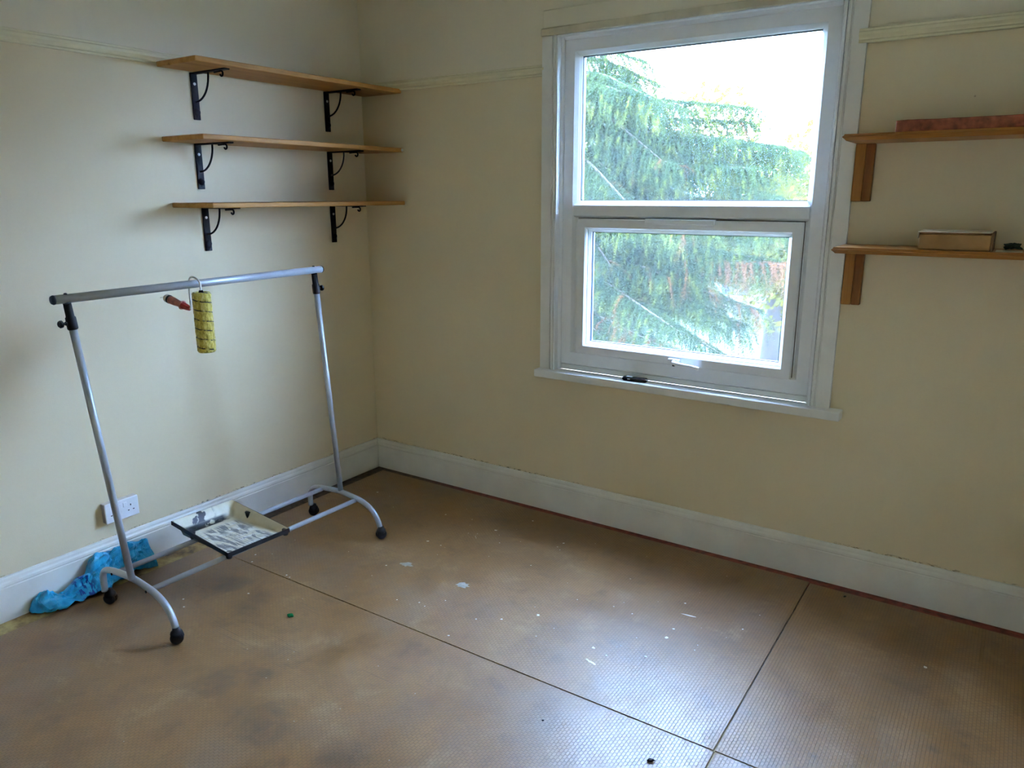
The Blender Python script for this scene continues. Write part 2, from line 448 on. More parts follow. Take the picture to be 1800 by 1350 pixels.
# ------------------------------------------------------------------ room shell
RX, RY, RZ = 3.42, -3.50, 2.62          # side wall and wall behind the camera, both drawn in for bounce; ceiling
WX0, WX1, WZ0, WZ1 = 1.228, 2.425, 0.745, 2.262      # window opening
FZ = -0.004                            # floor under the hardboard

def struct(o, label, cat):
    return tag(o, label, cat, kind='structure')

m = MB().box(-0.15, RX+0.15, RY-0.15, 0.25, FZ-0.15, FZ)
floor = struct(m.build('floor', M['subfloor']), 'old stained floor showing as a thin margin around brown hardboard panels', 'floor')
G = 0.0022
def panel(x0, x1, y0, y1):
    p = MB().bbox(x0+G, x1-G, y0+G, y1-G, FZ, 0.0, 0.0012, 1).build('hardboard_panel', M['board'], floor)
    return p
pA = panel(0.085, 2.508, -1.250, -0.056)
pB = panel(2.508, RX-0.02, -1.250, -0.066)
pC = panel(0.108, 2.513, -2.470, -1.250)
pD = panel(2.513, RX-0.02, -2.470, -1.250)
pE = panel(0.088, 2.513, RY+0.02, -2.470)
pF = panel(2.513, RX-0.02, RY+0.02, -2.470)

m = MB().box(-0.15, 0, RY-0.15, 0.25, FZ, RZ)
struct(m.build('wall_left', M['wall']), 'cream painted wall with three pine shelves and a socket', 'wall')
m = MB()
m.box(0, WX0, 0, 0.25, FZ, RZ); m.box(WX1, RX+0.15, 0, 0.25, FZ, RZ)
m.box(WX0, WX1, 0, 0.25, FZ, WZ0-0.04); m.box(WX0, WX1, 0, 0.25, WZ1, RZ)
struct(m.build('wall_back', M['wall']), 'cream painted wall holding the white window', 'wall')
struct(MB().box(RX, RX+0.15, RY-0.15, 0, FZ, RZ).build('wall_right', M['white']), 'pale cream painted wall beyond the right edge of the view', 'wall')
struct(MB().box(0, RX, RY-0.15, RY, FZ, RZ).build('wall_front', M['white']), 'pale cream painted wall behind the viewer', 'wall')
struct(MB().box(-0.15, RX+0.15, RY-0.15, 0.25, RZ, RZ+0.12).build('ceiling', M['ceiling']), 'white ceiling above the picture rail', 'ceiling')

# skirting: (depth from wall, height)
SK = [(0,FZ),(0.018,FZ),(0.018,0.128),(0.0155,0.131),(0.0155,0.134),(0.018,0.137),(0.0165,0.146),(0.012,0.153),(0.011,0.162),(0.008,0.169),(0,0.170)]
m = MB().extrude(SK, (0, RY, 0), (0, 0, 0), (1,0,0), (0,0,1))
struct(m.build('baseboard_left', M['skirt']), 'white moulded skirting board under the shelves wall', 'skirting board')
m = MB().extrude(SK, (0.0, 0, 0), (RX, 0, 0), (0,-1,0), (0,0,1))
struct(m.build('baseboard_back', M['skirt']), 'white moulded skirting board below the window', 'skirting board')
m = MB().extrude(SK, (RX, RY, 0), (RX, -0.018, 0), (-1,0,0), (0,0,1))
struct(m.build('baseboard_right', M['skirt']), 'white moulded skirting board beyond the right edge of the view', 'skirting board')

# picture rail
PR = [(0,2.102),(0.012,2.102),(0.014,2.108),(0.010,2.113),(0.012,2.118),(0.020,2.126),(0.021,2.136),(0.016,2.141),(0.018,2.147),(0.010,2.150),(0,2.150)]
m = MB().extrude(PR, (0, RY, 0), (0, 0, 0), (1,0,0), (0,0,1))
struct(m.build('trim_1', M['rail']), 'cream picture rail running behind the top pine shelf', 'picture rail')
m = MB().extrude(PR, (0, 0, 0), (1.156, 0, 0), (0,-1,0), (0,0,1))
struct(m.build('trim_2', M['rail']), 'cream picture rail between the corner and the window', 'picture rail')
m = MB().extrude([(a+0.012 if a > 0 else 0, b) for a, b in PR], (2.478, 0, 0), (RX, 0, 0), (0,-1,0), (0,0,1))
struct(m.build('trim_3', M['rail']), 'cream picture rail to the right of the window', 'picture rail')

# ------------------------------------------------------------------ window
win = struct(empty('window_1', (1.826, 0.03, 0.745)), 'white plastic framed window with fixed upper pane and opening lower sash', 'window')
YF = 0.022
# linings of the reveal
MB().box(WX0-0.004, WX0+0.003, -0.0215, 0.245, WZ0+0.0005, WZ1-0.0005).build('reveal_lining', M['upvc'], win)
MB().box(WX1-0.003, WX1+0.004, -0.0215, 0.245, WZ0+0.0005, WZ1-0.0005).build('reveal_lining', M['upvc'], win)
MB().box(WX0+0.0035, WX1-0.0035, -0.0215, 0.245, WZ1-0.003, WZ1+0.001).build('reveal_lining', M['upvc'], win)
# rounded trim between lining and frame
q = [(0.0, 0.0)] + [(0.014*math.sin(a), 0.014*math.cos(a)) for a in [PI/2*k/8 for k in range(9)]]
q = [(0.0, 0.0), (0.014, 0.0)] + [(0.014*math.cos(a), 0.014*math.sin(a)) for a in [PI/2*k/8 for k in range(1, 9)]]
MB().extrude([(a, -b) for a, b in q], (WX0+0.0035, 0.0215, 0.7455), (WX0+0.0035, 0.0215, WZ1-0.0035), (1,0,0), (0,1,0)).build('quadrant_bead', M['upvc'], win)
MB().extrude([(-a, -b) for a, b in q], (WX1-0.0035, 0.0215, 0.7455), (WX1-0.0035, 0.0215, WZ1-0.0035), (1,0,0), (0,1,0)).build('quadrant_bead', M['upvc'], win)
MB().extrude([(-a, -b) for a, b in q], (WX0+0.018, 0.0215, WZ1-0.0035), (WX1-0.018, 0.0215, WZ1-0.0035), (0,0,1), (0,1,0)).build('quadrant_bead', M['upvc'], win)
# casings: board with a bead on the inner edge
CP = [(0,0),(0.0,0.020),(0.052,0.020),(0.055,0.015),(0.058,0.015),(0.061,0.022),(0.068,0.025),(0.073,0.021),(0.075,0.0)]
m = MB().extrude([(a, -b) for a, b in CP], (1.1485, 0, WZ0), (1.1485, 0, 2.264), (1,0,0), (0,1,0)); m.build('casing', M['gloss'], win)
m = MB().extrude([(-a, -b) for a, b in CP], (2.5045, 0, WZ0), (2.5045, 0, 2.2965), (1,0,0), (0,1,0)); m.build('casing', M['gloss'], win)
MB().bbox(1.146, 2.43, -0.030, 0, 2.264, 2.296, 0.004).build('head_moulding', M['strip'], win)
MB().bbox(1.150, 2.502, -0.019, 0, 2.297, 2.372, 0.003).build('head_board', M['wall'], win)
# sill
MB().bbox(1.137, 2.553, -0.060, 0.03, 0.708, 0.745, 0.004).build('sill', M['gloss'], win)
# outer frame
w = 0.078
prof = [(0, 0.095), (0, YF+0.006), (0.006, YF), (w-0.016, YF), (w, YF+0.016), (w, 0.095)]
MB().ring(WX0+0.0035, WX1-0.0035, 0.772, WZ1-0.0045, prof).build('outer_frame', M['upvc'], win)
MB().bbox(WX0+0.0035, WX1-0.0035, YF+0.004, 0.095, 0.745, 0.7705, 0.002).build('frame_packer', M['upvc'], win)
tp = [(YF+0.016,1.474),(YF+0.002,1.482),(YF,1.486),(YF,1.530),(YF+0.014,1.541),(0.095,1.541),(0.095,1.474)]
m = MB().extrude([(a, b) for a, b in tp], (1.30, 0, 0), (2.352, 0, 0), (0,1,0), (0,0,1)); m.build('transom', M['upvc'], win)
# rebate around the sash
MB().ring(1.304, 2.349, 0.848-0.022, 1.480, [(0, 0.09), (0, YF+0.018), (0.014, YF+0.010), (0.020, YF+0.012), (0.020, 0.09)]).build('sash_rebate', M['upvc'], win)
# top light: bead, panes, spacer
def glazing(x0, x1, z0, z1, y, parent, bead=0.014):
    MB().ring(x0, x1, z0, z1, [(0, y+0.016), (0, y-0.012), (0.003, y-0.014), (bead, y), (bead, y+0.016)]).build('glazing_bead', M['upvc'], parent)
    a = bead - 0.002
    MB().box(x0+a, x1-a, y+0.001, y+0.005, z0+a, z1-a).build('glass_pane', M['glass'], parent)
    MB().ring(x0+a-0.004, x1-a+0.004, z0+a-0.004, z1-a+0.004, [(0, y+0.0055), (0.009, y+0.0055), (0.009, y+0.021), (0, y+0.021)]).build('spacer', M['spacer'], parent)
    MB().box(x0+a, x1-a, y+0.0215, y+0.0255, z0+a, z1-a).build('glass_pane', M['hazed'], parent)
    MB().ring(x0-0.01, x1+0.01, z0-0.01, z1+0.01, [(0, y+0.026), (0.022, y+0.026), (0.022, y+0.034), (0, y+0.034)]).build('outer_bead', M['upvc'], parent)
glazing(1.304, 2.349, 1.538, 2.191, 0.050, win)
# opening sash
sp = [(0, 0.060), (0, 0.017), (0.004, 0.012), (0.040, 0.012), (0.046, 0.020), (0.046, 0.060)]
sash = MB().ring(1.3265, 2.3375, 0.834, 1.471, sp).build('sash', M['upvc'], win)
glazing(1.3725, 2.2915, 0.880, 1.425, 0.046, sash)
MB().ring(1.3235, 2.3405, 0.831, 1.474, [(0, 0.0305), (0, 0.0285), (0.0045, 0.0285), (0.0045, 0.0305)]).build('sash_shadow_gap', M['gapshade'], win)  # dark ring drawn in for the shadow gap around the sash
# trickle vent over the sash
MB().bbox(1.668, 1.985, -0.004, 0.0225, 1.452, 1.474, 0.005).build('trickle_vent', M['upvc'], sash)
# espagnolette handle
hm = MB(); hm.bbox(1.806, 1.862, 0.000, 0.0145, 0.838, 0.866, 0.004)
hm.tube(smooth_path([(1.835,0.003,0.852),(1.845,-0.014,0.850),(1.875,-0.020,0.847),(1.92,-0.018,0.845),(1.955,-0.010,0.838)]), [0.010]*5+[0.009]*10+[0.0075]*10, 12)
hm.build('handle', M['upvc'], sash)
MB().lathe((1.836, -0.001, 0.834), (0, 0, 1), [(0, 0.006), (0.006, 0.006)], 12).build('handle_lock', M['black'], sash)

# ------------------------------------------------------------------ pine shelves with iron brackets
def bracket_meshes():
    # bracket against the wall plane x=0, arm along +x under a shelf whose underside is z=0
    d = {}
    m = MB(); m.bbox(0, 0.008, -0.016, 0.016, -0.192, 0, 0.002)
    m.bbox(0, 0.236, -0.014, 0.014, -0.006, 0, 0.002)
    m.lathe((0.004, 0, -0.160), (1, 0, 0), [(0, 0.016), (0.007, 0.015), (0.010, 0.009)], 14)
    d['bracket'] = (m, M['iron'])
    pts = [(0.008, 0, -0.118)] + [(0.008 + 0.100*math.sin(a), 0, -0.006 - 0.112*math.cos(a)) for a in [PI/2*k/10 for k in range(1, 11)]]
    m = MB(); m.tube(pts, 0.0042, 8); d['brace'] = (m, M['iron'])
    c = (0.196, -0.020); pts = [(0.15, 0, -0.010)]
    for k in range(14):
        a = PI/2 - k*0.36; r = 0.012 * (1 - 0.035*k)
        pts.append((c[0] + r*math.cos(a), 0, c[1] + r*math.sin(a)))
    m = MB(); m.tube(pts, 0.0038, 8); d['scroll'] = (m, M['iron'])
    m = MB(); m.lathe((0.007, 0.0, -0.045), (1, 0, 0), [(0, 0.0068), (0.0025, 0.006), (0.0035, 0.002)], 12); d['screw'] = (m, M['screw'])
    m = MB(); m.lathe((0.007, 0.0, -0.178), (1, 0, 0), [(0, 0.005), (0.002, 0.0045), (0.003, 0.002)], 12); d['lower_screw'] = (m, M['iron'])
    return d
BR = bracket_meshes(); BRM = {}

def bracket(parent, y, z, x=0.0005):
    b = None
    for k in ('bracket', 'brace', 'scroll', 'screw', 'lower_screw'):
        if k not in BRM:
            o = BR[k][0].build(k, BR[k][1]); BRM[k] = o.data
            col.objects.unlink(o); bpy.data.objects.remove(o)
        o = bpy.data.objects.new(k if k != 'lower_screw' else 'screw', BRM[k]); col.objects.link(o)
        if b is None:
            b = o; o.parent = parent; o.location = Vector((x, y, z)) - parent.location
        else: o.parent = b
        if k == 'screw': o['label'] = 'bright screw head'

def pine_shelf(z, x0, y0, yb, label):
    t = tag(empty('wall_shelf', (0.14, -0.6, z)), label, 'shelf', 'pine shelves on the left wall')
    MB().bbox(x0, 0.285, y0, -0.0015, z, z+0.021, 0.004).build('board', M['pine'], t)
    for y in yb: bracket(t, y, z)
    return t
pine_shelf(2.088, 0.0225, -1.195, (-1.016, -0.258), 'orange pine shelf on black iron brackets, topmost of the three, at picture rail height')
s2 = pine_shelf(1.797, 0.0015, -1.193, (-1.028, -0.258), 'orange pine shelf on black iron brackets, middle of the three')
MB().lathe((0.285, -0.012, 1.8075), (1, 0, 0), [(0, 0.008), (0.003, 0.0075), (0.005, 0.003)], 14).build('end_button', M['screw'], s2)
pine_shelf(1.527, 0.0015, -1.178, (-1.022, -0.259), 'orange pine shelf on black iron brackets, lowest of the three, above the clothes rail')

# ------------------------------------------------------------------ oak shelves right of the window
def oak_shelf(z, x0, dep, bx, label):
    x1 = RX - 0.05
    t = tag(empty('wall_shelf', ((x0+x1)/2, -0.1, z)), label, 'shelf', 'oak shelves right of the window')
    th = 0.022
    # moulded front and end: three stepped slabs make the ogee edge
    m = MB()
    fr = [(0, 0), (dep-0.012, 0), (dep-0.008, 0.004), (dep-0.004, 0.008), (dep, 0.011), (dep, 0.014), (dep-0.004, 0.017), (dep-0.006, th), (0, th)]
    n = len(fr); vs = []
    for sx, side in ((x0, 1), (x1, -1)):
        for a, b in fr:
            ins = dep - a if a > 0.001 else dep - (dep-0.012 if b < 0.01 else dep-0.006)
            vs.append((sx + side*ins, -a - 0.0008, z + b))
    fs = [tuple(range(n)), tuple(range(n, 2*n))[::-1]] + [(i, n+i, n+(i+1) % n, (i+1) % n) for i in range(n)]
    m.add(vs, fs); m.build('board', M['oakx'], t)
    for b0 in (bx, x1 - 0.12):
        mm = MB()
        mm.bbox(b0, b0+0.036, -0.030, -0.0008, z-0.205, z-0.0005, 0.003)
        br = mm.build('bracket', M['oakz'], t)
        a = MB(); a.bbox(b0+0.0355, b0+0.066, -0.026, -0.0008, z-0.205, z-0.0005, 0.003); a.build('back_batten', M['oakd'], br)
    return t
oak_shelf(1.757, 2.494, 0.225, 2.506, 'varnished oak shelf carrying a red timber board, upper of the two')
oak_shelf(1.372, 2.494, 0.225, 2.508, 'varnished oak shelf carrying a brown box, lower of the two')

m = MB(); bm = bmesh.new()
bmesh.ops.create_cube(bm, size=1, matrix=Matrix.Translation((3.000, -0.170, 1.7985)) @ Matrix.Diagonal((0.69, 0.07, 0.037, 1)))
bmesh.ops.bevel(bm, geom=list(bm.edges), offset=0.002, segments=1, affect='EDGES')
bmesh.ops.subdivide_edges(bm, edges=[e for e in bm.edges if e.calc_length() > 0.3], cuts=40, use_grid_fill=True)
for v in bm.verts:
    q = mnoise.noise(v.co*40)
    v.co.z += 0.0015*q if v.co.z > 1.79 else 0; v.co.y += 0.001*q
m.addbm(bm)
tag(m.build('timber_board', M['red']), 'long rough red timber board lying on the upper oak shelf', 'board')

# brown box with a pale lid
bt = tag(empty('cardboard_box', (2.87, -0.13, 1.394)), 'flat brown cardboard box with pale lid edge on the lower oak shelf', 'box')
m = MB(); m.bbox(2.766, 2.976, -0.205, -0.045, 1.3945, 1.447, 0.003); m.build('tray', M['card'], bt)
m = MB(); m.bbox(2.762, 2.972, -0.209, -0.041, 1.4525, 1.4565, 0.0015); m.bbox(2.762, 2.7645, -0.209, -0.041, 1.432, 1.4525, 0.001); lid = m.build('lid', M['cardlid'], bt)
m = MB(); m.bbox(2.7665, 2.955, -0.202, -0.05, 1.4475, 1.4520, 0.001); m.build('inner_flap', M['card'], bt)
m = MB(); m.bbox(2.9765, 2.9835, -0.205, -0.045, 1.3945, 1.455, 0.002); m.build('side_flap', M['card2'], bt)

# tangle of dark green wire on a scrap of paper
m = MB(); random.seed(3); pts = []
for k in range(26):
    a = k*1.9
    pts.append((3.034 + 0.030*math.cos(a)*(0.5+0.5*random.random()), -0.15 + 0.025*math.sin(a*1.3), 1.3995 + 0.012 + 0.009*math.sin(k*2.3)))
m.tube(smooth_path(pts, 4), 0.0024, 6)
tag(m.build('wire_tangle', M['dgreen']), 'small dark green tangled object beside the brown box', 'wire')
m = MB(); m.bbox(2.992, 3.066, -0.195, -0.115, 1.3942, 1.3962, 0.0005)
tag(m.build('paper_scrap', M['paper']), 'pale flat scrap under the dark green tangle on the shelf', 'paper')

# ------------------------------------------------------------------ clothes rail
rack = tag(empty('clothes_rail', (0.46, -1.26, 0)), 'silver metal clothes rail on castors leaning in front of the shelves wall', 'clothes rail')
def leg(yc, x_off, name='end_foot'):
    pts = [(0.238,0.058),(0.238,0.105),(0.243,0.132),(0.262,0.154),(0.30,0.166),(0.36,0.174),(0.46,0.179),(0.55,0.170),(0.60,0.161),(0.645,0.143),(0.680,0.115),(0.700,0.085),(0.710,0.056)]
    P = smooth_path([(x + x_off, yc, z) for x, z in pts], 4)
    o = MB().tube(P, 0.0125, 14).build(name, M['steel'], rack)
    return o
def castor(x, y, parent, rot):
    m = MB()
    c, s = math.cos(rot), math.sin(rot)
    # two hooded wheels
    m.lathe((x - s*-0.017, y + c*-0.017, 0.0235), (-s, c, 0), [(0, 0.015), (0.003, 0.0225), (0.007, 0.0235), (0.012, 0.0235), (0.0155, 0.020)], 18)
    m.lathe((x - s*0.0015, y + c*0.0015, 0.0235), (-s, c, 0), [(0, 0.020), (0.0035, 0.0235), (0.0085, 0.0235), (0.0125, 0.0225), (0.0155, 0.015)], 18)
    w = m.build('castor', M['black'], parent)
    h = MB(); h.lathe((x, y, 0.030), (0, 0, 1), [(0, 0.021), (0.008, 0.0225), (0.016, 0.020), (0.022, 0.014), (0.030, 0.0135)], 18)
    h.build('castor_hood', M['black'], w)
YL, YR = -1.785, -0.742
fl = leg(YL, -0.020); fr_ = leg(YR, 0.0)
castor(0.223, YL+0.015, rack, 0.5); castor(0.697, YL-0.003, rack, 0.9)
castor(0.243, YR+0.012, rack, 0.4); castor(0.716, YR+0.001, rack, 1.2)
for yy, xo, f in ((YL, -0.02, fl), (YR, 0, fr_)):
    for xx, zz in ((0.335, 0.165), (0.565, 0.161)):
        MB().lathe((xx+xo, yy-0.012 if yy == YL else yy+0.012, zz), (0, -1 if yy == YL else 1, 0), [(0, 0.005), (0.003, 0.005), (0.004, 0.002)], 10).build('bolt', M['black'], f)
# long lower bars
MB().tube([(0.318, YL+0.008, 0.165), (0.336, YR-0.008, 0.168)], 0.0105, 14).build('lower_bar', M['steel'], rack)
MB().tube([(0.548, YL+0.008, 0.163), (0.566, YR-0.008, 0.161)], 0.0105, 14).build('lower_bar', M['steel'], rack)
# leaning posts
def post(b, t):
    b = Vector(b); t = Vector(t); d = (t-b).normalized(); L = (t-b).length
    p = MB().tube([b, b + d*(L-0.075)], 0.0125, 16).build('post', M['steel'], rack)
    m = MB(); m.lathe(b + d*(L-0.092), d, [(0, 0.0155), (0.004, 0.017), (0.040, 0.0165), (0.044, 0.0130), (0.092, 0.0125)], 18)
    m.lathe(b + d*(L-0.092) + d*0.046, d, [(0.040, 0.0128), (0.044, 0.0128)], 16)
    c = m.build('collar', M['black'], p)
    return b + d*(L-0.07), c
cl, colL = post((0.452, -1.795, 0.185), (0.46, -1.888, 1.236))
cr, colR = post((0.46, -0.742, 0.187), (0.46, -0.820, 1.243))
m = MB(); m.lathe(cl + Vector((0, -0.014, 0)), (0.1, -1, 0.0), [(0, 0.007), (0.006, 0.007), (0.008, 0.0045), (0.014, 0.0045), (0.016, 0.008), (0.018, 0.0125), (0.025, 0.013), (0.029, 0.009)], 8, False)
m.build('clamp_knob', M['black'], colL)
m = MB(); m.lathe(cr + Vector((0, 0.014, 0)), (0.1, 1, 0.0), [(0, 0.007), (0.004, 0.007), (0.006, 0.0045), (0.010, 0.0045), (0.012, 0.008), (0.014, 0.0125), (0.021, 0.013), (0.025, 0.009)], 8, False)
m.build('clamp_knob', M['black'], colR)
A = Vector((0.46, -1.927, 1.2475)); B = Vector((0.46, -0.780, 1.2565)); D = (B-A).normalized()
bar = MB().tube([A, B], 0.0150, 20).build('hanging_bar', M['steel'], rack)
m = MB().lathe(A, -D, [(0, 0.0157), (0.004, 0.0157), (0.009, 0.013), (0.011, 0.007)], 18); m.build('end_cap', M['black'], bar)
m = MB().lathe(B, D, [(0, 0.0157), (0.003, 0.0157), (0.007, 0.013), (0.009, 0.007)], 18); m.build('end_cap', M['black'], bar)
for yy, zz in ((-1.889, 1.2628), (-0.822, 1.2714)):
    MB().lathe((0.46, yy, zz-0.002), (0, 0, 1), [(0, 0.006), (0.004, 0.0055), (0.006, 0.003)], 12).build('bolt', M['black'], bar)

# ------------------------------------------------------------------ paint roller hooked over the bar
rol = tag(empty('paint_roller', (0.505, -1.398, 1.11)), 'yellow paint roller hooked over the clothes rail by its wire frame', 'paint roller')
sx, sy = 0.505, -1.420
m = MB(); bm = bmesh.new(); NS, NR = 72, 96
verts = []
for i in range(NR+1):
    z = 0.994 + 0.230*i/NR
    row = []
    for k in range(NS):
        a = 2*PI*k/NS
        ph = (z/0.036 + a/(2*PI)) % 1.0
        r = 0.0340 + 0.0020*mnoise.noise(Vector((math.cos(a)*5, math.sin(a)*5, z*55))) + 0.0012*mnoise.noise(Vector((math.cos(a)*14, math.sin(a)*14, z*160)))
        if ph < 0.10: r -= 0.0016
        e = min(i, NR-i)/NR*0.23
        if e < 0.006: r -= (0.006-e)*0.7
        row.append(bm.verts.new((sx + r*math.cos(a), sy + r*math.sin(a), z)))
    verts.append(row)
for i in range(NR):
    for k in range(NS):
        bm.faces.new((verts[i][k], verts[i][(k+1) % NS], verts[i+1][(k+1) % NS], verts[i+1][k]))
# core tube ends (hollow)
for row, zz, dz in ((verts[0], 0.994, 1), (verts[-1], 1.224, -1)):
    r1 = [bm.verts.new((sx + 0.021*math.cos(2*PI*k/NS), sy + 0.021*math.sin(2*PI*k/NS), zz)) for k in range(NS)]
    r2 = [bm.verts.new((sx + 0.021*math.cos(2*PI*k/NS), sy + 0.021*math.sin(2*PI*k/NS), zz + dz*0.012)) for k in range(NS)]
    for k in range(NS):
        k2 = (k+1) % NS
        bm.faces.new((row[k], row[k2], r1[k2], r1[k])); bm.faces.new((r1[k], r1[k2], r2[k2], r2[k]))
    bm.faces.new(r2)
m.addbm(bm, True); slv = m.build('sleeve', M['sleeve'], rol)
MB().lathe((sx, sy, 1.209), (0, 0, 1), [(0, 0.0205), (0.008, 0.0205), (0.012, 0.010), (0.022, 0.007)], 18).build('bearing_cap', M['black'], slv)
wp = [(sx, sy, 1.215), (sx, sy, 1.238), (0.503, sy, 1.258), (0.490, sy, 1.2705), (0.465, sy+0.002, 1.2765), (0.440, sy+0.004, 1.2735), (0.427, sy+0.005, 1.255), (0.424, sy+0.005, 1.215), (0.424, sy+0.005, 1.170), (0.420, sy+0.005, 1.154), (0.405, sy+0.004, 1.1535)]
MB().tube(smooth_path(wp, 5), 0.0036, 10).build('wire_frame', M['wire'], rol)
h0 = Vector((0.418, -1.415, 1.1530)); h1 = Vector((0.292, -1.432, 1.1885)); hd = (h1-h0).normalized()
hm = MB(); hm.lathe(h0 + hd*0.040, hd, [(0, 0.0175), (0.003, 0.0185), (0.008, 0.0135), (0.020, 0.0125), (0.045, 0.0150), (0.066, 0.0160), (0.070, 0.0150)], 16)
han = hm.build('handle', M['grip'], rol)
hm = MB(); hm.lathe(h0, hd, [(0, 0.006), (0.003, 0.0095), (0.020, 0.0125), (0.041, 0.0150)], 8, False); hm.build('neck', M['grip2'], han)
hm = MB(); hm.lathe(h0 + hd*0.1095, hd, [(0, 0.0168), (0.008, 0.0168)], 16); hm.build('grip_ring', M['black2'], han)
hm = MB(); hm.lathe(h0 + hd*0.1175, hd, [(0, 0.0165), (0.010, 0.0168), (0.016, 0.0135), (0.018, 0.006)], 16); hm.build('end_cap', M['cap'], han)
hm = MB(); hm.tube([h0 + hd*0.134, h0 + hd*0.150 + Vector((0, -0.012, -0.004))], 0.0014, 6); hm.build('hang_wire', M['wire'], han)

# ------------------------------------------------------------------ paint tray
tl = tag(empty('paint_tray', (0.43, -1.34, 0.18)), 'black paint tray smeared with cream paint resting on the rail bars', 'paint tray')
TC = Vector((0.4265, -1.3415, 0)); TR = R(-3.6); TL, TW = 0.410, 0.286
def tray_pt(u, v, z):
    # u 0..1 from wall end to room end, v -1..1 across
    x = (u-0.5)*TL; y = v*TW/2
    c, s = math.cos(TR), math.sin(TR)
    return (TC.x + x*c - y*s, TC.y + x*s + y*c, z)
def rim(u): return 0.238 - 0.024*u
def bedz(u):
    if u < 0.06: return 0.1800
    if u < 0.34: return 0.1800
    return 0.1800 + (u-0.34)/0.66*0.0120
NU, NV = 40, 28
def tray_surface(off, inset, lip):
    vs = []; fs = []
    for i in range(NU+1):
        for j in range(NV+1):
            u = i/NU; v = -1 + 2*j/NV
            du = min(u, 1-u)*TL; dv = (1-abs(v))*TW/2; d = min(du, dv)
            wall = min(1, max(0, (dv - inset)/0.014), max(0, ((1-u)*TL - inset)/0.014), max(0, (u*TL - inset)/0.034))
            z = rim(u)*(1-wall) + (bedz(u))*wall + off
            if d < inset: z = rim(u) + off
            # ribs on the ramp
            if wall >= 1 and u > 0.42 and off >= 0: z += 0.0012*abs(math.sin(u*60))*1.0
            vs.append(tray_pt(u, v, z))
    for i in range(NU):
        for j in range(NV):
            a = i*(NV+1)+j
            fs.append((a, a+1, a+NV+2, a+NV+1))
    return vs, fs
vs, fs = tray_surface(0.0, 0.006, True)
n0 = len(vs)
vs2, fs2 = tray_surface(-0.0022, 0.004, True)
per = [j for j in range(NV+1)] + [i*(NV+1)+NV for i in range(1, NU+1)] + [NU*(NV+1)+j for j in range(NV-1, -1, -1)] + [i*(NV+1) for i in range(NU-1, 0, -1)]
m = MB(); m.add(vs, fs, True); inner = m.build('painted_inside', M['tray'], tl)
m = MB(); m.add(vs2, [f[::-1] for f in fs2], True)
# turned-down lip around the rim
lip = []
P = [Vector(vs[i]) for i in per]; c0 = Vector(tray_pt(0.5, 0, 0.2))
b = len(m.v)
for p in P:
    o = Vector((p.x-c0.x, p.y-c0.y, 0)).normalized()
    m.v += [tuple(p + Vector((0,0,-0.0004))), tuple(p + o*0.004 + Vector((0,0,-0.001))), tuple(p + o*0.005 + Vector((0,0,-0.018))), tuple(p + o*0.003 + Vector((0,0,-0.018)))]
nP = len(P)
for i in range(nP):
    j = (i+1) % nP
    for k in range(3):
        m.f.append((b+i*4+k, b+j*4+k, b+j*4+k+1, b+i*4+k+1)); m.smooth.append(False)
body = m.build('tray_shell', M['black2'], tl)
for v in (-0.93, 0.93):
    q = Vector(tray_pt(0.975, v, rim(0.975)-0.004))
    MB().lathe(q, (0, 0, -1), [(0, 0.014), (0.022, 0.012), (0.027, 0.010)], 12).build('foot', M['black2'], tl)
for v in (-0.93, 0.93):
    q = Vector(tray_pt(0.33, v, rim(0.33)-0.010))
    MB().lathe(q, (0, 0, -1), [(0, 0.014), (0.020, 0.010), (0.030, 0.007)], 12).build('side_clip', M['black2'], tl)

# ------------------------------------------------------------------ double socket
sk = tag(empty('wall_socket', (0.016, -1.58, 0.285)), 'white double plug socket on the wall behind the clothes rail', 'socket')
SY0, SY1, SZ0, SZ1 = -1.650, -1.506, 0.243, 0.329
MB().bbox(0.0003, 0.026, SY0, SY1, SZ0, SZ1, 0.003).build('back_box', M['pattress'], sk)
fp = MB().bbox(0.0262, 0.033, SY0, SY1, SZ0, SZ1, 0.003).build('face_plate', M['socket'], sk)
for c in (-1.615, -1.541):
    for dy, dz, hw, hh in ((0, 0.012, 0.0022, 0.004), (-0.011, -0.010, 0.0035, 0.002), (0.011, -0.010, 0.0035, 0.002)):
        MB().bbox(0.0325, 0.0334, c+dy-hw, c+dy+hw, 0.284+dz-hh, 0.284+dz+hh, 0.0003, 1).build('pin_slot', M['slot'], fp)
for c in (-1.590, -1.566):
    s_ = MB().bbox(0.033, 0.036, c-0.008, c+0.008, 0.293, 0.314, 0.0012).build('switch', M['socket'], fp)

# ------------------------------------------------------------------ crumpled blue bag
def lerp_tab(tab, y):
    for (a, fa), (b_, fb) in zip(tab, tab[1:]):
        if y <= b_: 
            t = (y-a)/(b_-a); t = t*t*(3-2*t)*0.5 + t*0.5
            return fa + (fb-fa)*t
    return tab[-1][1]
HT = [(-1.985,.010),(-1.960,.062),(-1.93,.080),(-1.89,.058),(-1.855,.040),(-1.80,.070),(-1.755,.105),(-1.70,.128),(-1.64,.140),(-1.58,.150),(-1.52,.132),(-1.485,.110),(-1.468,.020)]
WT = [(-1.985,.03),(-1.955,.120),(-1.91,.140),(-1.87,.125),(-1.80,.150),(-1.75,.158),(-1.70,.140),(-1.64,.105),(-1.58,.070),(-1.50,.055),(-1.468,.030)]
m = MB(); NUb, NVb = 84, 36; vs = []; fs = []
def crease(q):
    d1, _ = mnoise.voronoi(Vector((q.x*13, q.y*8.0 + q.x*5, q.z*13)))
    d2, _ = mnoise.voronoi(Vector((q.x*30 + 5, q.y*21, q.z*30 - q.y*12)))
    return 0.052*(d1[1]-d1[0] - 0.28) + 0.020*(d2[1]-d2[0] - 0.28)
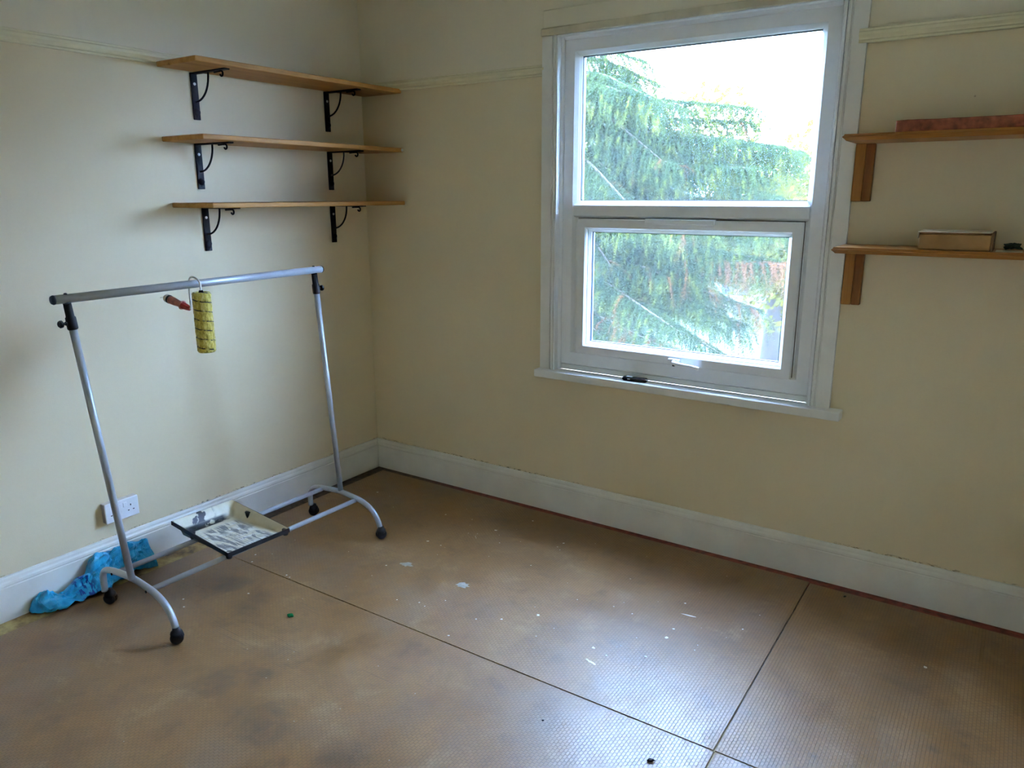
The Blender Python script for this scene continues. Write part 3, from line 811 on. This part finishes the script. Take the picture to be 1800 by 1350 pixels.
for i in range(NUb+1):
    y = -1.985 + 0.517*i/NUb
    h = lerp_tab(HT, y); wd = lerp_tab(WT, y)
    for j in range(NVb):
        a = 2*PI*j/NVb
        ca, sa = math.cos(a), math.sin(a)
        # flattened loop resting on the floor and leaning on the skirting
        px = 0.5 + 0.5*(abs(ca)**0.75)*(1 if ca > 0 else -1)
        pz = 0.5 + 0.5*(abs(sa)**0.9)*(1 if sa > 0 else -1)
        x = px*wd*(1 - 0.72*pz**1.1)
        z = pz*h
        q = Vector((x, y, z))
        k = crease(q)
        ends = min(1, min(i, NUb-i)/5)
        x += max(ca, -0.2)*k*ends; z += sa*k*ends
        y2 = y + 0.020*mnoise.noise(q*15 + Vector((0, 9, 3)))*ends
        vs.append((0.0215 + max(0, x), y2, max(0.0012, z)))
for i in range(NUb):
    for j in range(NVb):
        j2 = (j+1) % NVb
        fs.append((i*NVb+j, i*NVb+j2, (i+1)*NVb+j2, (i+1)*NVb+j))
fs.append(tuple(range(NVb))[::-1]); fs.append(tuple(NUb*NVb + j for j in range(NVb)))
m.add(vs, fs, False)
tag(m.build('plastic_bag', M['bag']), 'crumpled blue plastic bag lying against the skirting board', 'bag')

# ------------------------------------------------------------------ small things
dv = tag(empty('remote_control', (1.662, -0.020, 0.745)), 'small black device with white lettering on the window sill', 'remote control')
m = MB(); bm = bmesh.new()
bmesh.ops.create_cube(bm, size=1, matrix=Matrix.Translation((1.662, -0.022, 0.7555)) @ Matrix.Rotation(R(4), 4, 'Z') @ Matrix.Diagonal((0.118, 0.030, 0.019, 1)))
bmesh.ops.bevel(bm, geom=list(bm.edges), offset=0.005, segments=3, affect='EDGES')
m.addbm(bm); m.build('case', M['device'], dv)
for k in range(3):
    MB().bbox(1.632+k*0.0045, 1.635+k*0.0045, -0.0402+k*0.0003, -0.0392+k*0.0003, 0.754, 0.7585, 0.0002, 1).build('print_mark', M['print'], dv)
MB().bbox(1.622, 1.652, -0.034, -0.016, 0.7652, 0.7664, 0.0005, 1).build('button_pad', M['print'], dv)

def shard(name, mat, c, size, label, cat, seed, flat=0.5):
    random.seed(seed); m = MB(); bm = bmesh.new()
    bmesh.ops.create_icosphere(bm, subdivisions=2, radius=1.0)
    for v in bm.verts:
        q = 1 + 0.45*mnoise.noise(v.co*1.7 + Vector((seed, 0, 0)))
        v.co = Vector((v.co.x*size[0]*q, v.co.y*size[1]*q, v.co.z*size[2]*q))
    zmin = min(v.co.z for v in bm.verts)
    bmesh.ops.rotate(bm, verts=bm.verts, cent=(0,0,0), matrix=Matrix.Rotation(0.62 + 0.15*(seed-2), 3, 'Z'))
    bmesh.ops.translate(bm, verts=bm.verts, vec=(c[0], c[1], 0.0003 - zmin))
    m.addbm(bm)
    return tag(m.build(name, mat), label, cat)
shard('foil_wrapper', M['green'], (0.904, -1.447), (0.013, 0.0085, 0.007), 'shiny green scrap of foil on the floor', 'foil', 1)
shard('plastic_fragment', M['black'], (2.372, -1.392), (0.011, 0.005, 0.004), 'small black fragment on the pale floor near the bottom edge', 'fragment', 2)
shard('plastic_fragment', M['black'], (2.024, -1.415), (0.0045, 0.003, 0.002), 'tiny black crumb on the floor left of the larger black fragment', 'fragment', 3)
shard('plastic_fragment', M['black'], (2.654, -0.111), (0.007, 0.004, 0.003), 'small black crumb by the skirting board below the window', 'fragment', 4)

# dried paint drips on the hardboard: one part per panel, too small to pick apart
SPECKS = [(0.301,-0.33),(0.948,-0.332),(1.119,-0.37),(1.078,-0.48),(1.212,-0.472),(1.211,-0.18),(1.463,-0.311),(1.484,-0.381),(1.459,-0.36),(1.0,-0.645),(0.923,-0.93),(1.159,-1.123),(1.247,-1.089),(1.325,-1.02),(1.284,-1.099),(1.692,-0.906),(1.453,-0.58),(1.491,-1.209),(1.868,-0.449),(2.166,-0.709),(2.166,-0.777),(1.992,-0.697),(1.972,-0.982),(0.92,-0.645),(0.8,-0.359),(1.509,-1.063),(1.591,-1.009),(2.134,-0.51),(2.407,-0.435),(2.382,-0.568),(2.032,-0.998),(2.009,-1.066),(1.991,-1.06),(2.151,-0.928),(0.402,-1.234),(0.358,-1.181),(0.653,-1.237),(0.627,-1.231)]
SPECKS_C = [(0.493,-1.628),(0.438,-1.594),(0.62,-1.42)]
SPECKS_B = [(2.977,-0.455)]
def blob(m, x, y, r, seed, n=9, jag=0.35, st=(1, 1, 0)):
    random.seed(seed); ring = []
    ca, sa = math.cos(st[2]), math.sin(st[2])
    for k in range(n):
        a = 2*PI*k/n; rr = r*(1 + jag*(random.random()*2-1))
        p = (rr*math.cos(a)*st[0], rr*math.sin(a)*st[1])
        ring.append((x + p[0]*ca - p[1]*sa, y + p[0]*sa + p[1]*ca))
    vs = [(a, b, 0.0001) for a, b in ring] + [(x + (a-x)*0.7, y + (b-y)*0.7, 0.0006) for a, b in ring]
    fs = [tuple(range(n, 2*n))] + [(k, (k+1) % n, n+(k+1) % n, n+k) for k in range(n)]
    m.add(vs, fs)
m = MB()
for i, (x, y) in enumerate(SPECKS):
    random.seed(i); blob(m, x, y, 0.0028 + 0.0035*random.random()**2, i)
random.seed(11)
for i in range(46):
    blob(m, 0.3 + 2.1*random.random(), -1.2 + 1.05*random.random(), 0.0012 + 0.0012*random.random(), 200+i, 6)
blob(m, 2.18, -0.588, 0.012, 5, 10, 0.2, (2.3, 0.3, 0.13)); blob(m, 2.002, -1.062, 0.013, 6, 12, 0.6, (1.5, 0.4, -0.3))
o = m.build('paint_drips', M['paint'], pA); o['kind'] = 'stuff'
m = MB()
for i, (x, y) in enumerate(SPECKS_C): blob(m, x, y, 0.0045, 40+i)
random.seed(5)
for i in range(16): blob(m, 0.3 + 2.1*random.random(), -2.2 + 0.9*random.random(), 0.0016, 300+i, 6)
o = m.build('paint_drips', M['paint'], pC); o['kind'] = 'stuff'
m = MB()
for i, (x, y) in enumerate(SPECKS_B): blob(m, x, y, 0.006, 60+i)
o = m.build('paint_drips', M['paint'], pB); o['kind'] = 'stuff'
for i, (x, y) in enumerate(((0.992, -0.874), (1.311, -0.883))):
    m = MB(); blob(m, x, y, 0.024, 90+i, 16, 0.38, (1.15, 0.8, 0.4)); m.build('paint_splash', M['greypaint'], pA)

# ------------------------------------------------------------------ outdoors
GZ = -3.3
tag(MB().box(-60, 60, 0.6, 110, GZ-0.3, GZ).build('ground', M['grass']), 'green garden ground far below the window', 'ground', kind='structure')

def needles(mb, p, d, L, n, nl, nw, rnd):
    """a twig shoot: needles set around a short line"""
    d = d.normalized()
    ref = Vector((0,0,1)) if abs(d.z) < 0.8 else Vector((1,0,0))
    u = d.cross(ref).normalized(); w = d.cross(u)
    for k in range(n):
        t = k/(n-1)
        q = p + d*L*t
        a = rnd.random()*2*PI
        side = u*math.cos(a) + w*math.sin(a)
        tip = q + (d*0.55 + side).normalized()*nl*(1 - 0.45*t)
        s2 = d.cross(side)*nw*0.5 + d*nw*0.25
        b = len(mb.v)
        mb.v += [tuple(q - s2), tuple(q + s2), tuple(tip)]
        mb.f.append((b, b+1, b+2)); mb.smooth.append(False)

def raw_build(mb, name, mat, parent):
    me = bpy.data.meshes.new(name); me.from_pydata(mb.v, [], mb.f); me.materials.append(mat)
    o = link(name, me, parent); o['kind'] = 'stuff'; return o

def spruce(base, branches, label, seed, trunk_h=9.0, trunk_r=0.16, nw=0.012):
    rnd = random.Random(seed)
    t = tag(empty('spruce_tree', base), label, 'tree', 'trees outside the window')
    bx, by, bz = base
    MB().tube([(bx, by, bz), (bx+0.03, by, bz+trunk_h*0.4), (bx-0.02, by+0.03, bz+trunk_h*0.75), (bx, by, bz+trunk_h)], [trunk_r, trunk_r*0.8, trunk_r*0.5, 0.02], 14).build('trunk', M['bark'], t)
    green, tips, dead = MB(), MB(), MB()
    for (z, tip, sag, dens, brown) in branches:
        a = Vector((bx, by, z)); e = Vector(tip)
        mid = (a + e)/2 + Vector((0, 0, sag)); q = a*0.75 + e*0.25 + Vector((0, 0, sag*0.8)); q2 = a*0.25 + e*0.75 + Vector((0, 0, sag*0.55))
        P = smooth_path([a, q, mid, q2, e], 10); n = len(P)
        MB().tube(P, [0.030*(1 - 0.85*i/(n-1)) + 0.003 for i in range(n)], 7).build('branch', M['bark'], t)
        Ld = (e - a).length
        step = 0.055/dens; s = 0.25*Ld; 
        dist = 0
        while s < Ld:
            f = s/Ld; i = min(n-2, int(f*(n-1))); p = P[i].lerp(P[i+1], f*(n-1)-i)
            dr = (P[i+1]-P[i]).normalized()
            for side in (-1, 1, rnd.choice((-0.4, 0.4))):
                ln = (0.30 + 0.45*rnd.random())*(1.15 - 0.5*f)
                lat = dr.cross(Vector((0,0,1))).normalized()*side
                # side twig curves outward, then hangs
                pts = []; cur = p.copy(); dd = (lat*(0.7+0.5*rnd.random()) + dr*0.5 + Vector((0,0,0.15*rnd.random()))).normalized()
                k = 0; seg = 0.075
                while k*seg < ln:
                    pts.append(cur.copy()); cur = cur + dd*seg
                    dd = (dd + Vector((rnd.uniform(-.1,.1), rnd.uniform(-.1,.1), -0.30))).normalized(); k += 1
                pts.append(cur)
                isd = rnd.random() < brown*(0.06 + max(0, f-0.58)*2.6)
                for i2 in range(len(pts)-1):
                    dst = dead if isd else (tips if (i2 >= len(pts)-3 and rnd.random() < 0.45) else green)
                    sd = pts[i2+1]-pts[i2]
                    needles(dst, pts[i2], sd, sd.length*1.25, 10, 0.042, nw, rnd)
                    # hanging shoots
                    if rnd.random() < 0.8:
                        hd = Vector((rnd.uniform(-.5,.5), rnd.uniform(-.5,.5), -1))
                        needles(dst, pts[i2], hd, 0.12+0.20*rnd.random(), 12, 0.036, nw, rnd)
            s += step
    raw_build(green, 'needles', M['spruce'], t); raw_build(tips, 'new_shoots', M['spruce2'], t)
    if dead.f: raw_build(dead, 'dead_needles', M['dead'], t)
    return t

BL = []
rb = random.Random(21)
# (height at trunk, tip, upward bow, density, share of dead needles)
for k in range(36):
    z = -0.9 + k*0.115
    reach = (3.5 - 0.05*k)*rb.uniform(0.55, 1.0)
    az = rb.uniform(-0.75, 0.35)
    BL.append((z, (-2.1 + reach*math.cos(az), 5.2 + reach*math.sin(az)*0.8, z - 0.30 + rb.uniform(-.25, .30)), rb.uniform(.15, .40), 0.9, 0.025))
BL += [(0.35, (1.30, 4.7, 0.90), 0.20, 1.2, 0.75), (-0.45, (1.25, 4.4, -0.30), 0.12, 1.1, 0.8), (0.0, (0.2, 4.0, 0.05), 0.2, 1.2, 0.3),
       (1.6, (0.9, 4.9, 1.55), 0.3, 1.1, 0.0), (2.1, (0.7, 5.2, 1.75), 0.35, 1.0, 0.0), (2.7, (-0.3, 4.8, 2.5), 0.3, 1.1, 0.0), (1.2, (0.3, 4.2, 1.3), 0.25, 1.2, 0.05)]
for k in range(15):
    z = 0.45 + k*0.125
    BL.append((z, (rb.uniform(0.2, 1.5), rb.uniform(4.5, 6.2), z + 0.18 + rb.uniform(-.2, .25)), rb.uniform(.2, .4), 0.95, 0.02))
spruce((-2.1, 5.2, GZ), BL, 'drooping green spruce close outside the window with browned branch ends', 4, 7.2)

B2 = []
for k in range(24):
    z = -1.2 + k*0.20; reach = (2.6 - 0.06*k)*rb.uniform(.7, 1.1); az = rb.uniform(-1.3, 0.3)
    B2.append((z, (-2.9 + reach*math.cos(az), 8.4 + reach*math.sin(az), z - 0.4 + rb.uniform(-.2, .2)), 0.25, 0.75, 0.03))
spruce((-2.9, 8.4, GZ), B2, 'second spruce standing behind the drooping one', 9, 7.6, nw=0.016)

def broadleaf(base, h, rx, rz, mat, n, label, seed, size=0.16):
    rnd = random.Random(seed)
    t = tag(empty('broadleaf_tree', base), label, 'tree', 'trees outside the window')
    bx, by, bz = base
    MB().tube([(bx, by, bz), (bx+.1, by, bz+h*0.5), (bx, by, bz+h*0.8)], [0.22, 0.14, 0.05], 10).build('trunk', M['bark'], t)
    m = MB(); blobs = [(rnd.gauss(0, .45)*rx, rnd.gauss(0, .45)*rx, rnd.gauss(0, .42)*rz, rnd.uniform(.25, .5)) for _ in range(26)]
    for k in range(n):
        cx, cy, cz, r = rnd.choice(blobs)
        d = Vector((rnd.gauss(0,1), rnd.gauss(0,1), rnd.gauss(0,1))).normalized()*r*rx*rnd.random()**0.33
        c = Vector((bx+cx, by+cy, bz+h*0.62+cz)) + d
        nrm = Vector((rnd.gauss(0,1), rnd.gauss(0,1), rnd.gauss(0.4,1))).normalized()
        u = nrm.orthogonal().normalized()*size*rnd.uniform(.6, 1.2); w = nrm.cross(u)*0.55
        b = len(m.v); m.v += [tuple(c-u), tuple(c+w), tuple(c+u), tuple(c-w)]; m.f.append((b, b+1, b+2, b+3)); m.smooth.append(False)
    raw_build(m, 'crown', mat, t); return t
broadleaf((-1.3, 13.5, GZ), 6.6, 2.1, 1.7, M['leafy'], 16000, 'yellowish broadleaf tree behind the right side of the spruces', 31, 0.085)
broadleaf((-8.2, 15.5, GZ), 8.2, 2.2, 2.0, M['leafy2'], 14000, 'mid green broadleaf tree behind the left side of the spruces', 32, 0.085)
broadleaf((-0.2, 24.0, GZ), 5.0, 1.9, 1.2, M['leafy'], 6000, 'small yellow broadleaf tree near the far houses', 34, 0.11)
# dark narrow cypress
t = tag(empty('cypress_tree', (-2.2, 18.0, GZ)), 'dark narrow cypress in the distance, right side of lower pane', 'tree', 'trees outside the window')
MB().tube([(-2.2, 18, GZ), (-2.2, 18, GZ+2.4)], [0.08, 0.02], 8).build('trunk', M['bark'], t)
m = MB(); rnd = random.Random(8)
for k in range(2600):
    f = rnd.random(); r = 0.48*(1-f)**0.7*rnd.random()**0.4; a = rnd.random()*2*PI
    c = Vector((-2.2 + r*math.cos(a), 18 + r*math.sin(a), GZ + 0.3 + 2.4*f)); u = Vector((rnd.uniform(-.05,.05), rnd.uniform(-.05,.05), 0.13)); w = Vector((math.sin(a), -math.cos(a), 0))*0.035
    b = len(m.v); m.v += [tuple(c-w), tuple(c+w), tuple(c+u)]; m.f.append((b, b+1, b+2)); m.smooth.append(False)
raw_build(m, 'crown', M['blueleaf'], t)

def house(x0, x1, y0, y1, h, ridge, mat, label):
    t = tag(empty('house', ((x0+x1)/2, (y0+y1)/2, GZ)), label, 'house', 'far houses')
    MB().box(x0, x1, y0, y1, GZ, GZ+h).build('walls', mat, t)
    xm = (y0+y1)/2
    m = MB().extrude([(y0-0.3, GZ+h-0.05), (y1+0.3, GZ+h-0.05), (xm, GZ+h+ridge)], (x0-0.3, 0, 0), (x1+0.3, 0, 0), (0,1,0), (0,0,1)); m.build('roof', M['slate'], t)
    n = max(1, int((x1-x0)/1.8))
    for k in range(n):
        c = x0 + (k+0.5)*(x1-x0)/n
        for zz in ([GZ+0.9] if h < 3.5 else [GZ+0.9, GZ+3.4]):
            f = MB().box(c-0.55, c+0.55, y0-0.05, y0+0.02, zz, zz+1.15).build('window', M['housetrim'], t)
            for s_ in (-1, 1):
                MB().box(c+s_*0.26-0.22, c+s_*0.26+0.22, y0-0.06, y0-0.045, zz+0.08, zz+1.07).build('pane', M['pane'], f)
    return t
house(-7.6, -2.6, 27.0, 32.0, 2.6, 1.4, M['render'], 'pale bungalow with slate roof glimpsed through the lower pane')
house(-15.5, -8.6, 30.0, 36.0, 2.6, 1.6, M['pink'], 'pinkish bungalow with slate roof glimpsed behind the spruce')
house(3.5, 17.5, 14.0, 21.0, 6.0, 2.4, M['brick'], 'brick house with slate roof added out of view to block low sky light')  # added beyond the view to keep low sky light off the left wall
